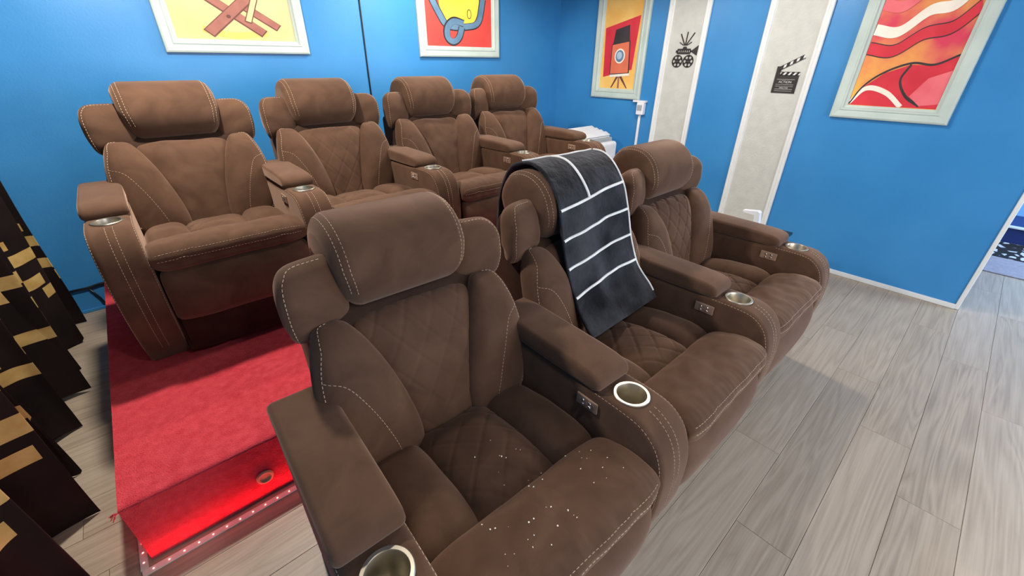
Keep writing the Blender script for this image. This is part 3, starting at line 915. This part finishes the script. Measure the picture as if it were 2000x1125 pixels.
AH = 0.95
framed('picture_frame', 'white framed picture of crossed brown boards on yellow ground', 'back', .364, 1.236, 1.546, 2.34, .080,
       dict(bg=pY, shapes=[('board_shade', band([(.22, .10), (.45, .05), (.75, .08)], .03), pO),
                           ('plank_print', bar(.28, .40, .72, .07, .045, 1.15), c_brown2), ('plank_print', bar(.285, .405, .715, .08, .036, 1.15), c_brown),
                           ('plank_print', bar(.58, .32, .86, .13, .040, 1.15), c_brown2), ('plank_print', bar(.585, .32, .855, .138, .032, 1.15), c_brown),
                           ('plank_print', bar(.26, .06, .68, .42, .052, 1.15), c_brown2), ('plank_print', bar(.265, .068, .675, .42, .042, 1.15), c_brown),
                           ('plank_print', bar(.60, .17, .72, .44, .030, 1.15), c_brown2), ('plank_print', bar(.604, .18, .72, .44, .022, 1.15), pY),
                           ('peg_print', ellipse(.45, .215, .018, .016), c_brown2)]))
framed('picture_frame', 'white framed picture with yellow disc and curled blue hose on red', 'back', 2.180, 3.088, 1.541, 2.34, .088,
       dict(bg=pR, shapes=[('disc_print', ellipse(.50, .58, .30, .36), c_yel), ('disc_print', ellipse(.64, .42, .035, .06), c_dark), ('disc_print', ellipse(.64, .42, .026, .05), c_yel),
                           ('hose_print', band([(.08, .62), (.20, .40), (.32, .26), (.60, .26), (.78, .33), (.86, .62)], .050, 1.1), c_dark),
                           ('hose_print', band([(.08, .62), (.20, .40), (.32, .265), (.60, .265), (.78, .335), (.86, .62)], .038, 1.1), c_slate),
                           ('hose_print', band([(.52, .25), (.47, .12), (.38, .06), (.30, .12), (.30, .24), (.40, .33), (.55, .30)], .050, 1.1), c_dark),
                           ('hose_print', band([(.52, .25), (.47, .125), (.38, .07), (.305, .125), (.31, .24), (.40, .32), (.55, .30)], .038, 1.1), c_slate)]))
framed('picture_frame', 'white framed picture of an orange box camera on tripod over red', 'right', -3.155, -2.545, 1.176, 2.26, .092,
       dict(bg=pO, shapes=[('backdrop_print', [(.10, .12), (.88, .20), (.95, .70), (.05, .60)], c_red),
                           ('leg_print', bar(.52, .14, .36, .0, .02), c_brown2), ('leg_print', bar(.55, .14, .56, .0, .022), c_brown), ('leg_print', bar(.58, .14, .80, .0, .02), c_brown2),
                           ('bellows_print', [(.30, .44), (.74, .47), (.70, .62), (.34, .58)], c_dark),
                           ('body_print', [(.28, .135), (.82, .15), (.76, .475), (.27, .445)], c_dark),
                           ('body_print', [(.30, .155), (.79, .17), (.735, .465), (.29, .437)], c_orange),
                           ('plate_print', [(.29, .12), (.83, .14), (.83, .165), (.29, .145)], c_cream),
                           ('lens_print', ellipse(.52, .33, .14, .072), c_cream), ('lens_print', ellipse(.52, .33, .11, .058), c_slate), ('lens_print', ellipse(.51, .335, .07, .036), c_blue)]))
framed('picture_frame', 'white framed picture of red and cream curves nearest the wall end', 'right', -.905, -.257, 1.163, 2.10, .086,
       dict(bg=pMix, shapes=[('cloth_print', [(.02, .012), (.12, .16), (.30, .27), (.55, .34), (.78, .33), (.985, .40), (.985, .012)], c_red),
                             ('fold_print', band([(.55, .34), (.50, .22), (.62, .10), (.80, .03)], .012), c_dark),
                             ('fold_print', [(.66, .10), (.78, .24), (.985, .30), (.985, .05), (.80, .03)], c_pink),
                             ('fold_print', band([(.02, .03), (.16, .15), (.40, .12), (.62, .012)], .02), c_cream),
                             ('fold_print', band([(.02, .02), (.12, .17), (.30, .28), (.55, .35), (.78, .34), (.985, .41)], .008), c_dark),
                             ('ribbon_print', band([(.02, .46), (.30, .44), (.55, .56), (.80, .60), (.985, .74)], .050), c_dark),
                             ('ribbon_print', band([(.02, .46), (.30, .44), (.55, .56), (.80, .60), (.985, .74)], .042), c_red),
                             ('ribbon_print', band([(.02, .60), (.28, .58), (.52, .72), (.76, .76), (.95, .985)], .040), c_cream),
                             ('ribbon_print', band([(.02, .78), (.24, .76), (.44, .88), (.60, .985)], .040), c_pink)]))

# ================================================================== pilaster panels on the right wall
def rail_profile(F, org, ua, ub, v0_, v1_, steps):
    """vertical moulding with a stepped section between ua and ub"""
    v = []; f = []
    sec = [(ua + (ub - ua) * a, d) for a, d in steps]; n = len(sec)
    for vv in (v0_, v1_):
        for a, d in sec: v.append(F(a, vv, d) - org)
    for q in range(n): f.append((q, (q + 1) % n, n + (q + 1) % n, n + q))
    f.append(tuple(range(n))); f.append(tuple(range(n, 2 * n)))
    bm = bmesh.new(); bm.from_mesh(mesh_of(v, f)); return bm_mesh(bm)
STEP = [(0, .001), (0, .020), (.10, .024), (.34, .024), (.42, .018), (.52, .018), (.60, .022), (.80, .022), (.92, .010), (1, .008), (1, .001)]
F = wall_frame('right')
for k, (ya, yb) in enumerate(((2.367, 1.980), (1.520, 1.096))):
    root = tag(empty('trim_%d' % (k + 2), F(-(ya + yb) / 2, 0, 0)), kind='structure'); org = root.location
    w = .050
    m = mesh_of([F(a, b, d) - org for d in (.001, .009) for a, b in ((-ya + .02, .04), (-yb - .02, .04), (-yb - .02, CEIL - .002), (-ya + .02, CEIL - .002))],
                [(4, 5, 6, 7), (0, 3, 2, 1), (0, 1, 5, 4), (1, 2, 6, 5), (2, 3, 7, 6), (3, 0, 4, 7)])
    obj('embossed_panel', m, MAT['panel'], root)
    obj('moulding', rail_profile(F, org, -ya, -ya + w, .036, CEIL - .002, STEP), MAT['white_paint'], root)
    obj('moulding', rail_profile(F, org, -yb, -yb - w, .036, CEIL - .002, STEP), MAT['white_paint'], root)

# film camera emblem
def emblem_shape(F, org, poly, d0, d1, holes=()):
    bm = bmesh.new(); extrude_poly(bm, poly, lambda u, v, d: F(u, v, d) - org, d0, d1); return bm_mesh(bm)
em = tag(empty('film_camera_emblem', F(-2.155, 1.48, 0)), 'black metal film camera wall ornament with two reels', 'wall ornament')
org = em.location; D0, D1 = .010, .016
def reel(cu, cv, R):
    bm = bmesh.new(); S = 48
    def ringp(ro, ri, cu_, cv_, S_):
        o1 = [[bm.verts.new(F(cu_ + r_ * math.cos(2 * math.pi * k / S_), cv_ + r_ * math.sin(2 * math.pi * k / S_), d) - org) for k in range(S_)] for r_, d in ((ro, D0), (ro, D1), (ri, D1), (ri, D0))]
        for q in range(4):
            for k in range(S_): bm.faces.new((o1[q][k], o1[q][(k + 1) % S_], o1[(q + 1) % 4][(k + 1) % S_], o1[(q + 1) % 4][k]))
    ringp(R, R * .86, cu, cv, S)
    ringp(R * .26, R * .10, cu, cv, 20)
    for k in range(6):
        a = math.pi / 6 + k * math.pi / 3
        # solid web between the round windows
        for w_, r1, r2 in ((.17, .2, .45), (.10, .4, .72), (.26, .70, .90)):
            c_, s2 = math.cos(a), math.sin(a)
            q = [(cu + R * (r1 * c_ - w_ * .7 * s2), cv + R * (r1 * s2 + w_ * .7 * c_)), (cu + R * (r1 * c_ + w_ * .7 * s2), cv + R * (r1 * s2 - w_ * .7 * c_)),
                 (cu + R * (r2 * c_ + w_ * s2), cv + R * (r2 * s2 - w_ * c_)), (cu + R * (r2 * c_ - w_ * s2), cv + R * (r2 * s2 + w_ * c_))]
            extrude_poly(bm, q, lambda u, v, d: F(u, v, d) - org, D0, D1)
    return bm_mesh(bm)
EC = -2.155
obj('reel', reel(EC - .052, 1.520, .050), MAT['black_metal'], em)
obj('reel', reel(EC + .052, 1.520, .050), MAT['black_metal'], em)
bm = bmesh.new()
fr = lambda u, v, d: F(u, v, d) - org
extrude_poly(bm, [(EC - .066, 1.576), (EC + .058, 1.576), (EC + .058, 1.590), (EC - .066, 1.590)], fr, D0, D1)
extrude_poly(bm, [(EC - .066, 1.606), (EC + .058, 1.606), (EC + .058, 1.618), (EC - .066, 1.618)], fr, D0, D1)
for k in range(7):
    a = EC - .064 + k * .0195; extrude_poly(bm, [(a, 1.588), (a + .009, 1.588), (a + .009, 1.608), (a, 1.608)], fr, D0, D1)
extrude_poly(bm, [(EC - .080, 1.588), (EC - .064, 1.588), (EC - .064, 1.606), (EC - .080, 1.606)], fr, D0, D1)
extrude_poly(bm, [(EC - .020, 1.616), (EC + .022, 1.616), (EC + .014, 1.634), (EC - .012, 1.634)], fr, D0, D1)
obj('camera_body', bm_mesh(bm), MAT['black_metal'], em)
bm = bmesh.new()
extrude_poly(bm, [(EC + .058, 1.592), (EC + .075, 1.592), (EC + .075, 1.604), (EC + .058, 1.604)], fr, D0, D1)
extrude_poly(bm, [(EC + .073, 1.590), (EC + .120, 1.566), (EC + .125, 1.642), (EC + .073, 1.606)], fr, D0, D1)
obj('lens_hood', bm_mesh(bm), MAT['black_metal'], em)
for du, dv, st_, th in ((-.056, .098, .010, .004), (0.006, .112, .012, .004), (.070, .104, .010, .004), (-.056, .034, .02, .003), (.056, .034, .02, .003)):
    l = math.hypot(du, dv); ux, uy = du / l, dv / l
    q = [(EC + ux * st_ - uy * th, 1.634 + uy * st_ + ux * th), (EC + ux * st_ + uy * th, 1.634 + uy * st_ - ux * th), (EC + du + uy * th, 1.634 + dv - ux * th), (EC + du - uy * th, 1.634 + dv + ux * th)]
    obj('ray', emblem_shape(F, org, q, D0, D1), MAT['black_metal'], em)

# clapperboard emblem
cl = tag(empty('clapperboard_emblem', F(-1.258, 1.30, 0)), 'black metal clapperboard wall ornament with raised striped arm', 'wall ornament')
org = cl.location; fr = lambda u, v, d: F(u, v, d) - org
bu0, bu1, bv0 = -1.352, -1.186, 1.304
obj('board', emblem_shape(F, org, [(bu0, bv0), (bu1, bv0), (bu1, 1.424), (bu0, 1.424)], .010, .016), MAT['black_metal'], cl)
for vv, h_ in ((1.398, .0022), (1.362, .0018), (1.350, .0018), (1.330, .0022), (1.318, .0018)):
    obj('line_print', emblem_shape(F, org, [(bu0 + .02, vv), (bu1 - .02, vv), (bu1 - .02, vv + h_), (bu0 + .02, vv + h_)], .0158, .0168), MAT['panel'], cl)
def stick(name, a, b, w, nst):
    """striped clap stick from a to b"""
    A, B = Vector((a[0], a[1])), Vector((b[0], b[1])); t = (B - A).normalized(); n_ = Vector((-t.y, t.x)); L_ = (B - A).length
    q = [A, A + t * L_, A + t * L_ + n_ * w, A + n_ * w]
    o = obj(name, emblem_shape(F, org, [(p.x, p.y) for p in q], .010, .0155), MAT['white_paint'], cl)
    seg_ = L_ / nst
    for k in range(nst):
        s0 = k * seg_; s1 = s0 + seg_ * .55; sk = w * .7
        pts = [(s0, 0), (s1, 0), (min(s1 + sk, L_), w), (min(s0 + sk, L_), w)]
        pl = [(A + t * s_a + n_ * hh) for s_a, hh in pts]
        obj('stripe', emblem_shape(F, org, [(p.x, p.y) for p in pl], .0152, .0168), MAT['black_metal'], o)
    for hh in (0, w - .004):
        pl = [A + n_ * hh, A + t * L_ + n_ * hh, A + t * L_ + n_ * (hh + .004), A + n_ * (hh + .004)]
        obj('edge_strip', emblem_shape(F, org, [(p.x, p.y) for p in pl], .0152, .0168), MAT['black_metal'], o)
    return o
stick('lower_stick', (bu0 + .028, 1.426), (bu1 + .004, 1.426), .026, 4)
stick('clap_arm', (bu0 + .020, 1.458), (bu1 + .010, 1.545), .026, 4)
obj('hinge', emblem_shape(F, org, [(bu0, 1.424), (bu0 + .030, 1.424), (bu0 + .034, 1.452), (bu0 + .020, 1.488), (bu0, 1.488)], .010, .0165), MAT['black_metal'], cl)
def text(body, size, loc, parent, mat):
    c = bpy.data.curves.new('letters', 'FONT'); c.body = body; c.size = size; c.extrude = .0006; c.align_x = 'CENTER'; c.align_y = 'CENTER'
    t = bpy.data.objects.new('letters_tmp', c); COL.objects.link(t)
    m = bpy.data.meshes.new_from_object(t.evaluated_get(bpy.context.evaluated_depsgraph_get()))
    bpy.data.objects.remove(t)
    m.transform(Matrix(((0, 0, -1, 0), (-1, 0, 0, 0), (0, 1, 0, 0), (0, 0, 0, 1))))
    o = obj('lettering', m, mat, parent, loc); return o
text('ACTION', .024, Vector((XR - .0166, 1.269, 1.381)) - org, cl, MAT['panel'])
text('DIRECTOR', .013, Vector((XR - .0166, 1.269, 1.340)) - org, cl, MAT['panel'])

# ================================================================== plug box and conduit by the camera picture
plug = tag(empty('power_adapter', F(-2.51, 1.04, 0)), 'white plug adapter on the wall with a vertical cable cover below', 'plug')
org = plug.location
def wbox(u0_, u1_, v0_, v1_, d0, d1, bev=.003):
    bm = bmesh.new(); add_box(bm, XR - d1 - org.x, XR - d0 - org.x, -u1_ - org.y, -u0_ - org.y, v0_ - org.z, v1_ - org.z, bev, 2); return bm_mesh(bm)
obj('top_plate', wbox(-2.60, -2.455, 1.158, 1.176, .001, .040), MAT['white_plastic'], plug)
obj('adapter_body', wbox(-2.545, -2.465, 1.045, 1.158, .001, .050, .008), MAT['white_plastic'], plug)
obj('socket_face', wbox(-2.532, -2.480, 1.085, 1.135, .049, .054, .002), MAT['grey_plastic'], plug)
obj('cable_cover', wbox(-2.530, -2.505, .04, 1.045, .001, .016, .003), MAT['white_plastic'], plug)

# ================================================================== portable air conditioner in the corner
ac = tag(empty('air_conditioner', (3.48, 2.60, 0)), 'white portable air conditioner with slatted top in the room corner', 'air conditioner')
obj('housing', box_mesh(-.30, .30, 0, .36, .04, .80, .035, 4), MAT['white_plastic'], ac, smooth=False)
bm = bmesh.new(); add_box(bm, -.27, .27, .05, .33, .795, .835, .012, 2); obj('top_deck', bm_mesh(bm), MAT['grey_plastic'], ac)
sl = box_mesh(-.24, .24, -.006, .006, -.006, .006, .002, 1)
for k in range(7): obj('slat', sl, MAT['white_plastic'], ac, (0, .075 + k * .038, .842))
vane = box_mesh(-.25, .25, -.034, .034, -.004, .004, .003, 1)
for k in range(4):
    o = obj('louvre', vane, MAT['grey_plastic'] if k % 2 else MAT['white_plastic'], ac, (0, .10 + k * .062, .868 + k * .012)); o.rotation_euler = (math.radians(24), 0, 0)
obj('brand_plate', box_mesh(.06, .14, -.002, .002, .66, .668), MAT['grey_plastic'], ac)
for sx in (-.24, .24):
    for yy in (.06, .30):
        bm = bmesh.new(); bmesh.ops.create_uvsphere(bm, u_segments=12, v_segments=8, radius=.022, matrix=Matrix.Translation((sx, yy, .022))); obj('caster', bm_mesh(bm), MAT['black_plastic'], ac, smooth=True)

# ================================================================== black side table and white stand
tb = tag(empty('side_table', (2.88, .95, 0)), 'small black side table between the front row and the blue wall', 'table')
obj('table_top', box_mesh(-.30, .30, -.25, .25, .485, .505, .004, 2), MAT['table_top'], tb)
obj('apron', box_mesh(-.27, .27, -.22, .22, .43, .485, .003, 1), MAT['black_plastic'], tb)
lg = box_mesh(-.018, .018, -.018, .018, 0, .485, .003, 1)
for sx in (-.25, .25):
    for yy in (-.20, .20): obj('leg', lg, MAT['black_plastic'], tb, (sx, yy, 0))
ws = tag(empty('white_stand', (3.10, .95, .506)), 'small white bent stand on the black side table', 'stand')
obj('foot', box_mesh(-.05, .05, -.05, .05, 0, .008, .003, 2), MAT['white_plastic'], ws)
bm = bmesh.new()
extrude_poly(bm, [(-.058, .008), (-.024, .008), (-.014, .082), (.058, .086), (.066, .098), (-.030, .112), (-.044, .102)], lambda u, v, d: Vector((d, u, v)), -.022, .022)
obj('bent_arm', bm_mesh(bm), MAT['white_plastic'], ws)

# ================================================================== cables
o = obj('wall_cable', tube_mesh([(1.695, YB - .006, CEIL - .01), (1.69, YB - .006, 2.0), (1.678, YB - .006, 1.4), (1.67, YB - .006, .3)], .0055, 8), MAT['black_plastic'], smooth=True)
tag(o, 'thin black cable running vertically down the blue back wall', 'cable')
c2 = tag(empty('cable_run', (-.5, YB - .01, .17)), 'black cable along the foot of the blue wall behind the curtain', 'cable')
obj('run', tube_mesh([(-.28, 0, .006), (.0, 0, 0), (.06, 0, .01), (.5, 0, .012)], .008, 8), MAT['black_plastic'], c2, smooth=True)
obj('drop', tube_mesh([(-.0, 0, 0), (.03, -.004, -.08), (.05, -.01, -.155)], .005, 8), MAT['black_plastic'], c2, smooth=True)
o = obj('white_cable', tube_mesh(smooth_pts([Vector(p) for p in ((-.40, 3.62, .03), (-.43, 3.54, .05), (-.455, 3.45, .02), (-.465, 3.36, .007), (-.455, 3.25, .007), (-.42, 3.16, .007))], 40), .006, 8), MAT['white_plastic'], smooth=True)
tag(o, 'white cable lying on the floor beside the red platform', 'cable')

# ================================================================== rug in the neighbouring room
rug = tag(empty('patterned_rug', (5.5, -.6, 0)), 'black and white spotted rug with painted grey shade band, next room', 'rug')
obj('rug_shade_band', box_mesh(-.5, .52, -1.3, 1.9, 0.001, .010, .003, 1), MAT['shade_grey'], rug)  # grey slab paints the shaded floor strip beside the spotted rug
m, nt, b = new_mat('spotted_rug')
tc = nt.nodes.new('ShaderNodeTexCoord'); mp = nt.nodes.new('ShaderNodeMapping'); mp.inputs['Scale'].default_value = (9, 16, 1)
nt.links.new(tc.outputs['Object'], mp.inputs[0])
vo = nt.nodes.new('ShaderNodeTexVoronoi'); vo.feature = 'DISTANCE_TO_EDGE'; vo.inputs['Scale'].default_value = 1.0; nt.links.new(mp.outputs[0], vo.inputs['Vector'])
r = nt.nodes.new('ShaderNodeValToRGB'); r.color_ramp.elements[0].position = .16; r.color_ramp.elements[0].color = srgb(12, 12, 22); r.color_ramp.elements[1].position = .22; r.color_ramp.elements[1].color = srgb(200, 204, 214)
nt.links.new(vo.outputs['Distance'], r.inputs['Fac']); nt.links.new(r.outputs[0], b.inputs['Base Color']); b.inputs['Roughness'].default_value = 1
obj('rug_field', box_mesh(-.03, .50, -1.25, 1.85, 0.008, .014, .002, 1), m, rug)

# ================================================================== ceiling downlights (outside the picture, they light the room)
def downlight(x, y, power, color, r, spot, cone=176):
    root = tag(empty('ceiling_downlight', (x, y, CEIL - .012)), 'round recessed ceiling downlight ' + spot, 'light', 'ceiling downlights')
    bm = bmesh.new(); S = 32
    rg = [[bm.verts.new((q * math.cos(2 * math.pi * k / S), q * math.sin(2 * math.pi * k / S), z)) for k in range(S)] for q, z in ((.105, .011), (.105, .003), (.08, .0), (.08, .011))]
    for i in range(3):
        for k in range(S): bm.faces.new((rg[i][k], rg[i][(k + 1) % S], rg[i + 1][(k + 1) % S], rg[i + 1][k]))
    obj('bezel', bm_mesh(bm), MAT['white_paint'], root)
    bm = bmesh.new(); bmesh.ops.create_circle(bm, cap_ends=True, radius=.08, segments=32, matrix=Matrix.Translation((0, 0, .009)))
    obj('lens', bm_mesh(bm), MAT['lamp'], root)
    d = bpy.data.lights.new('downlight_lamp', 'SPOT'); d.energy = power; d.color = color; d.shadow_soft_size = r
    d.spot_size = math.radians(cone); d.spot_blend = .3
    l = bpy.data.objects.new('downlight_lamp', d); COL.objects.link(l); l.location = (x, y, CEIL - .03)
WARM = (1.0, .92, .83)
COOL = (.97, .97, 1.0)
downlight(0.20, 2.30, 98, WARM, .06, 'by the curtain')
downlight(2.05, 2.95, 48, WARM, .05, 'near the back wall')
downlight(2.70, 1.45, 66, WARM, .12, 'by the wall panels')
downlight(0.60, -.40, 26, COOL, .10, 'added as fill before the nearest recliner')  # unseen lamp added to fill the fronts of the near seats
downlight(2.7, -1.1, 10, COOL, .12, 'added as fill over the open floor')  # weak unseen lamp, added as soft front fill
